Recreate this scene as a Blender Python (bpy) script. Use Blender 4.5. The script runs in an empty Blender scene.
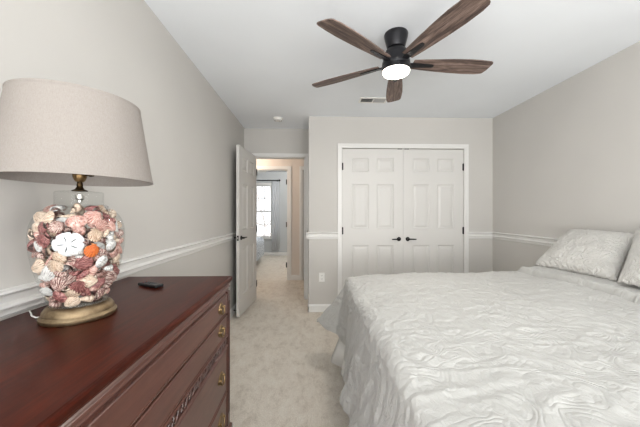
import bpy, bmesh, math, random
import numpy as np
from mathutils import Vector, Matrix, Euler
R = math.radians
PI = math.pi
random.seed(7)
scene = bpy.context.scene
col = scene.collection

# ------------------------------------------------------------ camera
EYE = 1.235
cam_d = bpy.data.cameras.new('camera'); cam = bpy.data.objects.new('camera', cam_d); col.objects.link(cam)
cam_d.sensor_width = 36; cam_d.lens = 36 * 285 / 640; cam_d.clip_start = .02
cam.location = (0, 0, EYE); cam.rotation_euler = (R(90), 0, R(-1.8))
scene.camera = cam
# ------------------------------------------------------------ world, lights, exposure
w = bpy.data.worlds.new('world'); scene.world = w; w.use_nodes = True
wn = w.node_tree.nodes; wl = w.node_tree.links
wn['Background'].inputs[0].default_value = (.93, .96, 1, 1); wn['Background'].inputs[1].default_value = 1.9
scene.view_settings.view_transform = 'Standard'; scene.view_settings.look = 'None'
scene.view_settings.gamma = 1; scene.view_settings.use_curve_mapping = False
scene.view_settings.exposure = 0.20
def area(name, loc, rot, sx, sy, power, colr):
    d = bpy.data.lights.new(name, 'AREA'); d.shape = 'RECTANGLE'; d.size = sx; d.size_y = sy
    d.energy = power; d.color = colr
    o = bpy.data.objects.new(name, d); col.objects.link(o); o.location = loc; o.rotation_euler = rot
    return o
DAY = (1, .993, .98)
area('unseen_rear_daylight', (1.35, -2.27, 1.05), (R(140), 0, 0), 1.5, 1.5, 70, DAY)  # unseen rear windows assumed; both panels tilted up to brighten the ceiling
area('unseen_rear_daylight', (-.25, -2.27, 1.05), (R(140), 0, 0), 1.0, 1.5, 38, DAY)
area('added_left_fill', (-1.02, -1.2, 1.1), (R(130), 0, R(-90)), 1.3, 1.5, 68, DAY)  # added fill for the right wall and bed foot; no known window here
area('added_side_fill', (2.395, -1.2, 1.05), (R(135), 0, R(90)), 1.5, 1.5, 26, DAY)  # added fill for the left wall and ceiling; no known window here
area('daylight_far_room_window', (-1.62, 8.56, 1.3), (R(-90), 0, 0), .92, 1.5, 10, (.9, .95, 1)).data.cycles.is_portal = True

# ------------------------------------------------------------ materials
def lin(c):
    return tuple(((x/255)/12.92 if x/255 <= .04045 else ((x/255+.055)/1.055)**2.4) for x in c)
def newmat(name, rgb=(200,200,200), rough=.6, metal=0, **kw):
    m = bpy.data.materials.new(name); m.use_nodes = True
    b = m.node_tree.nodes['Principled BSDF']
    b.inputs['Base Color'].default_value = (*lin(rgb), 1); b.inputs['Roughness'].default_value = rough
    b.inputs['Metallic'].default_value = metal
    for k, v in kw.items(): b.inputs[k.replace('_', ' ')].default_value = v
    return m
class NT:
    def __init__(s, m): s.t = m.node_tree; s.n = s.t.nodes; s.l = s.t.links; s.b = s.n['Principled BSDF']
    def new(s, typ, **kw):
        n = s.n.new(typ)
        for k, v in kw.items():
            if k in n.inputs: n.inputs[k].default_value = v
            else: setattr(n, k, v)
        return n
    def link(s, a, b): s.l.new(a, b)
    def coord(s, kind='Object', scale=(1,1,1), rot=(0,0,0)):
        c = s.new('ShaderNodeTexCoord'); mp = s.new('ShaderNodeMapping')
        mp.inputs['Scale'].default_value = scale; mp.inputs['Rotation'].default_value = rot
        s.link(c.outputs[kind], mp.inputs[0]); return mp.outputs[0]
    def noise(s, vec, scale, detail=3, rough=.5, dist=0):
        n = s.new('ShaderNodeTexNoise'); s.link(vec, n.inputs['Vector'])
        n.inputs['Scale'].default_value = scale; n.inputs['Detail'].default_value = detail
        n.inputs['Roughness'].default_value = rough; n.inputs['Distortion'].default_value = dist
        return n.outputs['Fac']
    def ramp(s, fac, stops):
        r = s.new('ShaderNodeValToRGB'); s.link(fac, r.inputs[0]); e = r.color_ramp.elements
        while len(e) < len(stops): e.new(.5)
        for i, (p, c) in enumerate(stops): e[i].position = p; e[i].color = (*lin(c), 1)
        return r.outputs[0]
    def math(s, op, a, b=None):
        n = s.new('ShaderNodeMath'); n.operation = op
        for i, x in enumerate((a, b)):
            if x is None: continue
            if isinstance(x, (int, float)): n.inputs[i].default_value = x
            else: s.link(x, n.inputs[i])
        return n.outputs[0]
    def bump(s, h, strength=.3, dist=.01):
        b = s.new('ShaderNodeBump'); b.inputs['Strength'].default_value = strength; b.inputs['Distance'].default_value = dist
        s.link(h, b.inputs['Height']); s.link(b.outputs[0], s.b.inputs['Normal'])
def paint(name, rgb, rough=.7, bump=.05, scale=260):
    m = newmat(name, rgb, rough); t = NT(m); v = t.coord()
    n = t.noise(v, 1.3, 2)
    d = tuple(max(0, c-3) for c in rgb); l = tuple(min(255, c+2) for c in rgb)
    t.link(t.ramp(n, [(.3, d), (.7, l)]), t.b.inputs['Base Color'])
    t.bump(t.noise(v, scale, 2), bump, .002)
    return m
M = {}
M['wall'] = paint('wall_paint', (199, 196, 191), .75)
M['hallwall'] = paint('hall_wall_paint', (222, 212, 202), .75)
M['bluewall'] = paint('far_room_wall_paint', (196, 199, 200), .75)
M['ceiling'] = paint('ceiling_paint', (236, 240, 244), .85, .08, 180)
M['trim'] = paint('trim_paint', (228, 227, 224), .38, .01)
M['door'] = paint('door_paint', (211, 209, 205), .42, .015)
M['black'] = newmat('black_metal', (22, 21, 21), .38, .6)
M['blackp'] = newmat('black_plastic', (20, 22, 24), .4)
M['fanblack'] = newmat('fan_black_metal', (38, 38, 41), .33, .5)
M['rubber'] = newmat('grey_rubber', (62, 66, 70), .7)
M['red'] = newmat('red_button', (130, 40, 38), .6)
M['whitep'] = newmat('white_plastic', (235, 234, 230), .4)
M['dark'] = newmat('dark_slot', (45, 44, 42), .8)
M['grey'] = newmat('grey_louvre', (168, 168, 166), .6)
M['steel'] = newmat('steel', (190, 188, 184), .3, 1)
def brass(name, a, b, rough):
    m = newmat(name, a, rough, 1); t = NT(m); n = t.noise(t.coord(), 30, 4, .6)
    t.link(t.ramp(n, [(.3, a), (.7, b)]), t.b.inputs['Base Color']); return m
M['brass'] = brass('antique_brass', (112, 90, 62), (160, 136, 98), .38)
M['basebrass'] = brass('weathered_gilt_base', (118, 98, 74), (160, 142, 114), .5)
M['bronze'] = brass('dark_bronze', (52, 42, 32), (86, 68, 44), .4)
def carpet():
    m = newmat('carpet_pile', (200, 190, 176), .95); t = NT(m); v = t.coord()
    big = t.noise(t.coord('Object', (1.6, .9, 1)), 6, 8, .85, .2); fine = t.noise(v, 150, 4, .85)
    a = t.ramp(big, [(.36, (218, 206, 189)), (.5, (244, 234, 219)), (.64, (252, 245, 232))])
    f = t.ramp(fine, [(.36, (170, 168, 165)), (.64, (255, 255, 255))])
    mx = t.new('ShaderNodeMix'); mx.data_type = 'RGBA'; mx.blend_type = 'MULTIPLY'; mx.inputs[0].default_value = .55
    t.link(a, mx.inputs[6]); t.link(f, mx.inputs[7]); t.link(mx.outputs[2], t.b.inputs['Base Color'])
    t.b.inputs['Sheen Weight'].default_value = .15
    h = t.math('ADD', t.math('MULTIPLY', t.noise(v, 120, 4, .8), 1.0), t.math('MULTIPLY', big, 2.0))
    t.bump(h, .8, .014); return m
M['carpet'] = carpet()
def wood(name, stops, scale, rough, coat=0, bump=.1, big=6, kind='Object', rnd=False):
    m = newmat(name, stops[0][1], rough); t = NT(m)
    v = t.coord(kind, scale)
    if rnd:
        oi = t.new('ShaderNodeObjectInfo'); va = t.new('ShaderNodeVectorMath'); va.operation = 'ADD'
        mm = t.math('MULTIPLY', oi.outputs['Random'], 30.0)
        t.link(v, va.inputs[0]); t.link(mm, va.inputs[1]); v = va.outputs[0]
    n = t.noise(v, big, 6, .62, .9)
    f = t.noise(v, big*6, 4, .6, .2)
    s = t.math('ADD', t.math('MULTIPLY', n, .72), t.math('MULTIPLY', f, .28))
    t.link(t.ramp(s, stops), t.b.inputs['Base Color'])
    t.b.inputs['Coat Weight'].default_value = coat; t.b.inputs['Coat Roughness'].default_value = .12
    t.bump(f, bump, .002)
    return m
M['mahog'] = wood('mahogany_polished', [(.3, (40, 12, 5)), (.5, (62, 20, 9)), (.72, (88, 32, 14))], (9, .7, 9), .34, 0, .04, 4)
M['mahog'].node_tree.nodes['Principled BSDF'].inputs['Specular IOR Level'].default_value = .16
M['mahogfront'] = wood('mahogany_reflection_tint', [(.3, (74, 44, 37)), (.5, (88, 55, 46)), (.72, (102, 66, 56))], (9, .7, 9), .36, .25, .05, 4)  # lighter and greyer than the top: grazing reflection put into the colour
M['mahogdark'] = wood('mahogany_carved', [(.3, (44, 22, 17)), (.7, (82, 44, 34))], (6, 3, 6), .4, .2, .1, 8)
M['walnut'] = wood('rustic_walnut', [(.36, (42, 33, 30)), (.46, (86, 70, 63)), (.55, (120, 101, 92)), (.66, (158, 138, 128))], (1.1, 14, 14), .6, 0, .35, 3, rnd=True)
def fabric(name, rgb, rough=.9, wscale=700):
    m = newmat(name, rgb, rough); t = NT(m); v = t.coord('Object')
    n = t.noise(v, wscale, 2, .6)
    t.link(t.ramp(n, [(.25, tuple(int(c*.93) for c in rgb)), (.75, rgb)]), t.b.inputs['Base Color'])
    t.b.inputs['Sheen Weight'].default_value = .2
    t.bump(n, .3, .001); return m
M['sheet'] = fabric('smooth_white_cotton', (218, 217, 213))
def matelasse(name, rgb, uv=True, sc=1.25, strength=.5):
    m = newmat(name, rgb, .88); t = NT(m); v = t.coord('UV' if uv else 'Object')
    b1 = t.noise(v, 4.2*sc, 1.5, .4, .9)
    ridg = t.math('SINE', t.math('MULTIPLY', b1, 44.0))
    ridg = t.math('POWER', t.math('ABSOLUTE', ridg), .7)
    b2 = t.noise(v, 26*sc, 3, .6, .6); b3 = t.noise(v, 300, 2, .5)
    h = t.math('ADD', t.math('ADD', t.math('MULTIPLY', ridg, .42), t.math('MULTIPLY', b2, 1.3)), t.math('MULTIPLY', b3, .06))
    t.b.inputs['Sheen Weight'].default_value = .15
    t.bump(h, strength, .010); return m
M['quilt'] = matelasse('matelasse_white_cotton', (174, 173, 169))
M['sham'] = matelasse('matelasse_sham_cotton', (200, 198, 193), False, 1.8, .9)
def shade():
    m = newmat('linen_shade', (226, 214, 203), .9); t = NT(m); v = t.coord('Object', (1,1,1))
    n1 = t.noise(t.coord('Object', (60,60,700)), 3, 3, .7); n2 = t.noise(t.coord('Object', (500,500,18)), 1.5, 3, .7)
    s = t.math('ADD', t.math('MULTIPLY', n1, .5), t.math('MULTIPLY', n2, .5))
    c = t.ramp(s, [(.36, (158, 150, 143)), (.6, (172, 165, 159))]); t.link(c, t.b.inputs['Base Color'])
    t.bump(s, .12, .001)
    tr = t.new('ShaderNodeBsdfTranslucent'); t.link(c, tr.inputs[0]); mx = t.new('ShaderNodeMixShader'); mx.inputs[0].default_value = .28
    out = t.n['Material Output']; t.link(t.b.outputs[0], mx.inputs[1]); t.link(tr.outputs[0], mx.inputs[2]); t.link(mx.outputs[0], out.inputs[0])
    return m
M['shade'] = shade()
M['shadein'] = newmat('shade_lining', (236, 230, 222), .7)
def thinglass(name, tint, base):
    m = bpy.data.materials.new(name); m.use_nodes = True; n = m.node_tree.nodes; l = m.node_tree.links
    n.remove(n['Principled BSDF'])
    tr = n.new('ShaderNodeBsdfTransparent'); tr.inputs[0].default_value = (*tint, 1)
    gl = n.new('ShaderNodeBsdfGlossy'); gl.inputs['Roughness'].default_value = .03
    fr = n.new('ShaderNodeLayerWeight'); fr.inputs[0].default_value = .35
    mul = n.new('ShaderNodeMath'); mul.operation = 'MULTIPLY_ADD'; mul.inputs[1].default_value = .55; mul.inputs[2].default_value = base
    l.new(fr.outputs['Facing'], mul.inputs[0])
    p = n.new('ShaderNodeMath'); p.operation = 'POWER'; p.inputs[1].default_value = 1.8
    l.new(mul.outputs[0], p.inputs[0])
    mx = n.new('ShaderNodeMixShader'); l.new(p.outputs[0], mx.inputs[0]); l.new(tr.outputs[0], mx.inputs[1]); l.new(gl.outputs[0], mx.inputs[2])
    l.new(mx.outputs[0], n['Material Output'].inputs[0]); return m
M['jar'] = thinglass('clear_jar_glass', (.965, .972, .968), .04)
M['pane'] = thinglass('window_glass', (.97, .98, .98), .08)
def emit(name, rgb, s):
    m = newmat(name, rgb, .4); b = m.node_tree.nodes['Principled BSDF']
    b.inputs['Emission Color'].default_value = (*lin(rgb), 1); b.inputs['Emission Strength'].default_value = s; return m
M['lens'] = emit('lit_lens', (255, 246, 232), 9)
M['halllens'] = emit('hall_lit_lens', (255, 214, 170), 10)
def shellmat(name, a, b, sc=60):
    a = tuple(int(x*.95) for x in a); b = tuple(int(x*.93) for x in b)
    m = newmat(name, a, .45); t = NT(m); v = t.coord('Object')
    oi = t.new('ShaderNodeObjectInfo'); va = t.new('ShaderNodeVectorMath'); va.operation = 'ADD'
    t.link(v, va.inputs[0]); t.link(oi.outputs['Random'], va.inputs[1])
    n = t.noise(va.outputs[0], sc/45, 4, .65, .8)
    u = t.coord('UV', (34, 4, 1)); va2 = t.new('ShaderNodeVectorMath'); va2.operation = 'ADD'
    t.link(u, va2.inputs[0]); t.link(t.math('MULTIPLY', oi.outputs['Random'], 50.0), va2.inputs[1])
    n2 = t.noise(va2.outputs[0], 1.0, 3, .6); n3 = t.noise(t.coord('UV', (3, 26, 1)), 1.0, 2, .5)
    sx = t.new('ShaderNodeSeparateXYZ'); t.link(t.coord('UV'), sx.inputs[0])
    gro = t.math('MULTIPLY', t.math('COSINE', t.math('MULTIPLY', sx.outputs[0], 2*PI*13)), .05)
    f = t.math('ADD', t.math('ADD', t.math('MULTIPLY', n2, .7), t.math('MULTIPLY', n, .15)), t.math('MULTIPLY', n3, .15)); f = t.math('ADD', f, gro)
    c = tuple(int((p+q)/2) for p, q in zip(a, b)); dk = tuple(int(p*.72) for p in a)
    t.link(t.ramp(f, [(.38, dk), (.45, a), (.51, c), (.57, b)]), t.b.inputs['Base Color']); return m
SH = {'cream': shellmat('cream_shell', (212, 184, 160), (238, 222, 204)),
      'pink': shellmat('pink_shell', (198, 142, 130), (234, 204, 192)),
      'purple': shellmat('purple_brown_shell', (128, 70, 70), (196, 144, 136)),
      'speckled': shellmat('speckled_shell', (136, 90, 84), (236, 216, 204), 130),
      'white': shellmat('white_shell', (206, 203, 200), (230, 228, 224)),
      'orange': shellmat('orange_shell', (214, 104, 44), (232, 140, 76)),
      'tan': shellmat('tan_shell', (204, 172, 146), (236, 218, 198)),
      'chalk': newmat('sand_dollar_white', (206, 209, 211), .75)}

# ------------------------------------------------------------ mesh helpers
class MB:
    def __init__(s): s.v = []; s.f = []
    def add(s, vs, fs):
        o = len(s.v); s.v += [tuple(p) for p in vs]; s.f += [tuple(i+o for i in f) for f in fs]; return s
    def box(s, x0, x1, y0, y1, z0, z1):
        return s.add([(x0,y0,z0),(x1,y0,z0),(x1,y1,z0),(x0,y1,z0),(x0,y0,z1),(x1,y0,z1),(x1,y1,z1),(x0,y1,z1)],
                     [(0,3,2,1),(4,5,6,7),(0,1,5,4),(1,2,6,5),(2,3,7,6),(3,0,4,7)])
    def lathe(s, prof, c=(0,0,0), n=32, axis='z', closed=False):
        vs = []; fs = []; k = len(prof)
        for i in range(n):
            a = 2*PI*i/n
            for r, h in prof:
                p = (r*math.cos(a), r*math.sin(a), h)
                if axis == 'y': p = (p[0], h, p[1])
                if axis == 'x': p = (h, p[0], p[1])
                vs.append((p[0]+c[0], p[1]+c[1], p[2]+c[2]))
        for i in range(n):
            j = (i+1) % n
            for q in range(k if closed else k-1):
                q2 = (q+1) % k
                f = (i*k+q, j*k+q, j*k+q2, i*k+q2)
                fs.append(f if axis != 'y' else f[::-1])
        return s.add(vs, fs)
    def tube(s, pts, rad, n=10):
        pts = [Vector(p) for p in pts]; rr = rad if isinstance(rad, (list, tuple)) else [rad]*len(pts)
        vs = []; fs = []; up = None
        for i, p in enumerate(pts):
            d = (pts[min(i+1, len(pts)-1)] - pts[max(i-1, 0)]).normalized()
            if up is None: up = Vector((0,0,1)) if abs(d.z) < .9 else Vector((1,0,0))
            a = d.cross(up).normalized(); b = a.cross(d).normalized(); up = b
            for q in range(n):
                t = 2*PI*q/n; vs.append(p + (a*math.cos(t) + b*math.sin(t))*rr[i])
        for i in range(len(pts)-1):
            for q in range(n):
                q2 = (q+1) % n; fs.append((i*n+q, i*n+q2, (i+1)*n+q2, (i+1)*n+q))
        fs.append(tuple(range(n))[::-1]); fs.append(tuple((len(pts)-1)*n+q for q in range(n)))
        return s.add(vs, fs)
    def prism(s, outline, fn0, fn1):
        k = len(outline); vs = [fn0(p) for p in outline] + [fn1(p) for p in outline]
        fs = [tuple(range(k))[::-1], tuple(range(k, 2*k))] + [(i, (i+1) % k, (i+1) % k + k, i+k) for i in range(k)]
        return s.add(vs, fs)
    def build(s, name, m, parent=None, smooth=False, bevel=0, loc=None):
        me = bpy.data.meshes.new(name); me.from_pydata(s.v, [], s.f); me.update()
        if getattr(s, 'uv', None):
            uvl = me.uv_layers.new(name='UVMap'); pad = s.uv + [(0, 0)]*(len(s.v)-len(s.uv))
            for lp in me.loops: uvl.data[lp.index].uv = pad[lp.vertex_index]
        b = bmesh.new(); b.from_mesh(me); bmesh.ops.recalc_face_normals(b, faces=b.faces); b.to_mesh(me); b.free()
        if m: me.materials.append(m)
        o = bpy.data.objects.new(name, me); col.objects.link(o)
        if parent: o.parent = parent
        if loc: o.location = loc
        if smooth:
            for p in me.polygons: p.use_smooth = True
            if smooth != 'full':
                me.set_sharp_from_angle(angle=R(38))
        if bevel:
            bv = o.modifiers.new('b', 'BEVEL'); bv.width = bevel; bv.segments = 2; bv.limit_method = 'ANGLE'; bv.angle_limit = R(35)
        return o
def struct(o): o['kind'] = 'structure'; return o
def tag(o, label, cat, group=None):
    o['label'] = label; o['category'] = cat
    if group: o['group'] = group
    return o
def empty(name, loc, rz=0):
    o = bpy.data.objects.new(name, None); col.objects.link(o); o.location = loc; o.rotation_euler = (0,0,rz); o.empty_display_size = .05
    return o
def copy_tree(o, parent=None):
    c = o.copy(); col.objects.link(c); c.parent = parent
    for ch in list(o.children): copy_tree(ch, c)
    return c

# ------------------------------------------------------------ room shell
XL, XR, YB, YD, H = -.955, 2.325, 3.58, 4.11, 2.455
YR = -2.2                     # wall behind the viewpoint
XC = -.028                    # closet corner
Y2, Y3 = 5.30, 8.42
DL, DR, DH = -.82, -.085, 2.045
T = .11
struct(MB().box(-3.6, XR+T, YR-T, Y3+T, -.12, 0).build('floor', M['carpet']))
struct(MB().box(-3.6, XR+T, YR-T, Y3+T, H, H+.12).build('ceiling', M['ceiling']))
struct(MB().box(XL-T, XL, YR-T, -1.85, 0, H).box(XL-T, XL, -.55, YD+T, 0, H).box(XL-T, XL, -1.85, -.55, 0, .3).box(XL-T, XL, -1.85, -.55, 2.1, H).build('wall_left', M['wall']))
struct(MB().box(XL, XL+.02, -1.91, -1.85, .3, 2.1).box(XL, XL+.02, -.55, -.49, .3, 2.1).box(XL, XL+.02, -1.91, -.49, 2.1, 2.16).box(XL, XL+.04, -1.93, -.47, .27, .3).build('window_5', M['trim']))  # out-of-view frame, made up to go with the added left fill
struct(MB().box(XR, XR+T, YR-T, -1.95, 0, H).box(XR, XR+T, -.45, YD+T, 0, H).box(XR, XR+T, -1.95, -.45, 0, .3).box(XR, XR+T, -1.95, -.45, 2.1, H).build('wall_right', M['wall']))
struct(MB().box(XR-.02, XR, -2.01, -1.95, .3, 2.1).box(XR-.02, XR, -.45, -.39, .3, 2.1).box(XR-.02, XR, -2.01, -.39, 2.1, 2.16).box(XR-.04, XR, -2.03, -.37, .27, .3).build('window_4', M['trim']))  # out-of-view frame, made up to go with the added side fill
C0, C1 = .392, 1.948          # closet opening
CT = 2.058
struct(MB().box(XC, C0, YB, YB+T, 0, H).box(C1, XR, YB, YB+T, 0, H).box(C0, C1, YB, YB+T, CT, H)
       .box(XC, XC+T, YB+T, YD, 0, H).build('wall_back', M['wall']))
struct(MB().box(XL, DL, YD, YD+T, 0, H).box(DR, XR, YD, YD+T, 0, H).box(DL, DR, YD, YD+T, DH, H).build('wall_doorway', M['wall']))
# rear wall with two window openings, unseen and put in for their light
W1 = (.6, 2.1, .3, 2.1); W2 = (-.75, .25, .3, 2.1)
struct(MB().box(XL, W2[0], YR-T, YR, 0, H).box(W2[1], W1[0], YR-T, YR, 0, H).box(W1[1], XR, YR-T, YR, 0, H)
       .box(W2[0], W2[1], YR-T, YR, 0, .3).box(W2[0], W2[1], YR-T, YR, 2.1, H)
       .box(W1[0], W1[1], YR-T, YR, 0, .3).box(W1[0], W1[1], YR-T, YR, 2.1, H).build('wall_rear', M['wall']))
for k, wd in enumerate((W1, W2)):
    m = MB()
    m.box(wd[0]-.06, wd[0], YR, YR+.02, wd[2], wd[3]).box(wd[1], wd[1]+.06, YR, YR+.02, wd[2], wd[3])
    m.box(wd[0]-.06, wd[1]+.06, YR, YR+.02, wd[3], wd[3]+.06).box(wd[0]-.08, wd[1]+.08, YR, YR+.04, wd[2]-.03, wd[2])
    struct(m.build('window_%d' % (k+2), M['trim']))  # frames round the unseen rear openings
# hall and the far room
F0, F1 = -1.19, -.43          # far doorway
G0 = -.15                     # second hall door
struct(MB().box(-2.2, F0, Y2, Y2+T, 0, H).box(F0, F1, Y2, Y2+T, DH, H).box(F1, G0, Y2, Y2+T, 0, H)
       .box(G0, G0+.72, Y2, Y2+T, DH, H).box(G0+.72, XR, Y2, Y2+T, 0, H).build('wall_hall_far', M['hallwall']))
struct(MB().box(-2.2-T, -2.2, YD, Y2+T, 0, H).build('wall_hall_left', M['hallwall']))
struct(MB().box(XR, XR+T, YD+T, Y2+T, 0, H).build('wall_hall_right', M['hallwall']))
struct(MB().box(-2.2, XL-.0, YD+T-.1, YD+T, 0, H).build('wall_hall_near', M['hallwall']))
WX0, WX1, WZ0, WZ1 = -2.06, -1.155, .52, 2.07
struct(MB().box(-3.5, WX0, Y3, Y3+T, 0, H).box(WX1, .6, Y3, Y3+T, 0, H).box(WX0, WX1, Y3, Y3+T, 0, WZ0).box(WX0, WX1, Y3, Y3+T, WZ1, H)
       .build('wall_far_room_back', M['bluewall']))
struct(MB().box(-3.5-T, -3.5, Y2+T, Y3+T, 0, H).build('wall_far_room_left', M['bluewall']))
struct(MB().box(.6, .6+T, Y2+T, Y3+T, 0, H).build('wall_far_room_right', M['bluewall']))
struct(MB().box(-3.5, F0-.08, Y2+T, Y2+T+.01, 0, H).box(F1+.08, .6, Y2+T, Y2+T+.01, 0, H).build('wall_far_room_front', M['bluewall']))

# mouldings: a (depth, height) profile swept along a straight run
RAIL = [(0,0),(.030,-.002),(.032,-.009),(.024,-.013),(.013,-.020),(.011,-.042),(.021,-.049),(.023,-.055),(.020,-.061),(.009,-.064),(.009,-.080),(.004,-.087),(0,-.087)]
BASE = [(0,.095),(.005,.093),(.008,.084),(.013,.078),(.014,.07),(.014,0),(0,0)]
def run(m, prof, p0, p1, nrm, z=0):
    f = lambda base: (lambda q: (base[0]+nrm[0]*q[0], base[1]+nrm[1]*q[0], z+q[1]))
    return m.prism(prof, f(p0), f(p1))
ZR = 1.0
def rail(n, *runs):
    m = MB()
    for r in runs: run(m, RAIL, *r, z=ZR)
    return struct(m.build('trim_%d' % n, M['trim']))
rail(1, ((XL, -.49), (XL, YD), (1, 0)))
rail(2, ((XC-.03, YB), (C0-.057, YB), (0, -1)), ((XC, YB-.03), (XC, YD-.02), (-1, 0)))
rail(3, ((C1+.057, YB), (XR, YB), (0, -1)))
rail(4, ((XR, YB), (XR, -.39), (-1, 0)))
def baseb(name, *runs):
    m = MB()
    for r in runs: run(m, BASE, *r)
    return struct(m.build(name, M['trim']))
baseb('baseboard_left', ((XL, YR), (XL, YD), (1, 0)))
baseb('baseboard_back', ((XC-.014, YB), (C0-.057, YB), (0, -1)), ((XC, YB-.014), (XC, YD-.02), (-1, 0)), ((C1+.057, YB), (XR, YB), (0, -1)))
baseb('baseboard_right', ((XR, YB), (XR, YR), (-1, 0)))
baseb('baseboard_hall', ((F1+.06, Y2), (G0-.06, Y2), (0, -1)), ((-2.2, Y2), (F0-.06, Y2), (0, -1)))
baseb('baseboard_far_room', ((-3.5, Y3), (.6, Y3), (0, -1)))
def casing(n, x0, x1, zt, y, d, wdt=.057, parent=None):     # d = -1 faces the viewer
    m = MB()
    for (a, b, c, e) in ((0, wdt, 0, .011), (wdt*.45, wdt, .011, .017)):
        ya, yb = sorted((y+d*c, y+d*e))
        m.box(x0-b, x0-a-.004*(a == 0), ya, yb, 0, zt+a+.004*(a == 0)).box(x1+a+.004*(a == 0), x1+b, ya, yb, 0, zt+a+.004*(a == 0))
        m.box(x0-b, x1+b, ya, yb, zt+a+.004*(a == 0), zt+b)
    return struct(m.build('trim_%d' % n, M['trim'], bevel=.002))
casing(5, C0, C1, CT, YB, -1)
casing(6, DL, DR, DH, YD, -1, .05)
casing(7, F0, F1, DH, Y2, -1, .065)
casing(8, G0, G0+.72, DH, Y2, -1, .065)
casing(14, DL, DR, DH, YD+T, 1, .06)
def jamb(n, x0, x1, zt, y0, y1):
    t = .012
    return struct(MB().box(x0-.004, x0+t-.006, y0, y1, 0, zt).box(x1-t+.006, x1+.004, y0, y1, 0, zt).box(x0, x1, y0, y1, zt-.006, zt+.004)
      .box(x0+t-.006, x0+t+.006, y0+.04, y0+.07, 0, zt-.006).box(x1-t-.006, x1-t+.006, y0+.04, y0+.07, 0, zt-.006).build('trim_%d' % n, M['trim']))
jamb(9, DL, DR, DH, YD, YD+T); jamb(10, F0, F1, DH, Y2, Y2+T)

# ------------------------------------------------------------ six panel doors
def door_leaf(name, W, Hh, parent=None, th=.035):
    """hinge edge at x=0, leaf runs to x=W, faces at y=0 and y=th, bottom at z=0"""
    sx = W*.155; mid = W*.13; pw = (W-2*sx-mid)/2
    xs = [0, sx, sx+pw, sx+pw+mid, W-sx, W]
    zs = [0, .235, .815, 1.02, 1.585, 1.74, 1.915, Hh]
    zs = [z*Hh/2.03 for z in zs]; zs[-1] = Hh
    m = MB()
    for yf, d in ((0, 1), (th, -1)):
        for i in range(5):
            for j in range(7):
                x0, x1, z0, z1 = xs[i], xs[i+1], zs[j], zs[j+1]
                if i in (1, 3) and j in (1, 3, 5):
                    rings = [(0, 0), (.004, .002), (.011, .009), (.022, .009), (.046, .0025), (.05, .0025)]
                    pr = None
                    for ins, dep in rings:
                        y = yf + d*dep
                        q = [(x0+ins, y, z0+ins), (x1-ins, y, z0+ins), (x1-ins, y, z1-ins), (x0+ins, y, z1-ins)]
                        if pr:
                            for k in range(4): m.add([pr[k], pr[(k+1) % 4], q[(k+1) % 4], q[k]], [(0,1,2,3)])
                        pr = q
                    m.add(pr, [(0,1,2,3)])
                else:
                    m.add([(x0,yf,z0),(x1,yf,z0),(x1,yf,z1),(x0,yf,z1)], [(0,1,2,3)])
    m.add([(0,0,0),(0,th,0),(0,th,Hh),(0,0,Hh)], [(0,1,2,3)]); m.add([(W,0,0),(W,th,0),(W,th,Hh),(W,0,Hh)], [(0,1,2,3)])
    m.add([(0,0,0),(W,0,0),(W,th,0),(0,th,0)], [(0,1,2,3)]); m.add([(0,0,Hh),(W,0,Hh),(W,th,Hh),(0,th,Hh)], [(0,1,2,3)])
    me = bpy.data.meshes.new(name); me.from_pydata(m.v, [], m.f); b = bmesh.new(); b.from_mesh(me)
    bmesh.ops.remove_doubles(b, verts=b.verts, dist=.0001); bmesh.ops.recalc_face_normals(b, faces=b.faces); b.to_mesh(me); b.free()
    me.materials.append(M['door']); o = bpy.data.objects.new(name, me); col.objects.link(o)
    if parent: o.parent = parent
    return struct(o)
def lever(parent, x, z, y, d, lx):
    """rose and lever on face y; d = outward y sign, lx = signed lever length"""
    m = MB().lathe([(0, 0), (.026, 0), (.027, d*.004), (.024, d*.010), (.012, d*.012), (.010, d*.045), (0, d*.047)], (x, y, z), 24, 'y')
    s = 1 if lx > 0 else -1
    m.tube([(x-s*.004, y+d*.040, z), (x+lx*.3, y+d*.042, z+.001), (x+lx*.7, y+d*.042, z), (x+lx, y+d*.038, z-.001)], [.009, .0085, .008, .0065], 10)
    return m.build('door_handle', M['black'], parent, smooth=True)
def hinge(parent, x, z, y):
    m = MB().lathe([(0, -.045), (.004, -.047), (.0065, -.044), (.0065, .044), (.004, .047), (0, .045)], (x, y, z), 12)
    m.box(x-.012, x+.012, y+.002, y+.006, z-.043, z+.043)
    return m.build('hinge', M['black'], parent, smooth=True)
CW = (C1-C0)/2 - .003
d1 = door_leaf('door_1', CW, 2.033); d1.location = (C0+.002, YB+.004, .018)
d2 = door_leaf('door_2', CW, 2.033); d2.location = (C1-.002-CW, YB+.004, .018)
lever(d1, CW-.055, .893, 0, -1, -.098); lever(d2, .055, .893, 0, -1, .098)
for z in (.19, 1.0, 1.81):
    hinge(d1, .001, z, -.006); hinge(d2, CW-.001, z, -.006)
MB().box(CW-.07, CW-.015, -.004, .01, 2.031, 2.039).build('ball_catch', M['black'], d1)
MB().box(.015, .07, -.004, .01, 2.031, 2.039).build('ball_catch', M['black'], d2)
# closet: back and a dark interior
# open bedroom door, hinged on the left jamb and folded back against the left wall
d3 = door_leaf('door_3', .725, 2.02)
near = Vector((-.872, 3.395)); hing = Vector((DL+.008, YD-.022))
dv = near - hing; d3.location = (hing.x, hing.y, .02); d3.rotation_euler = (0, 0, math.atan2(dv.y, dv.x))
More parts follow.
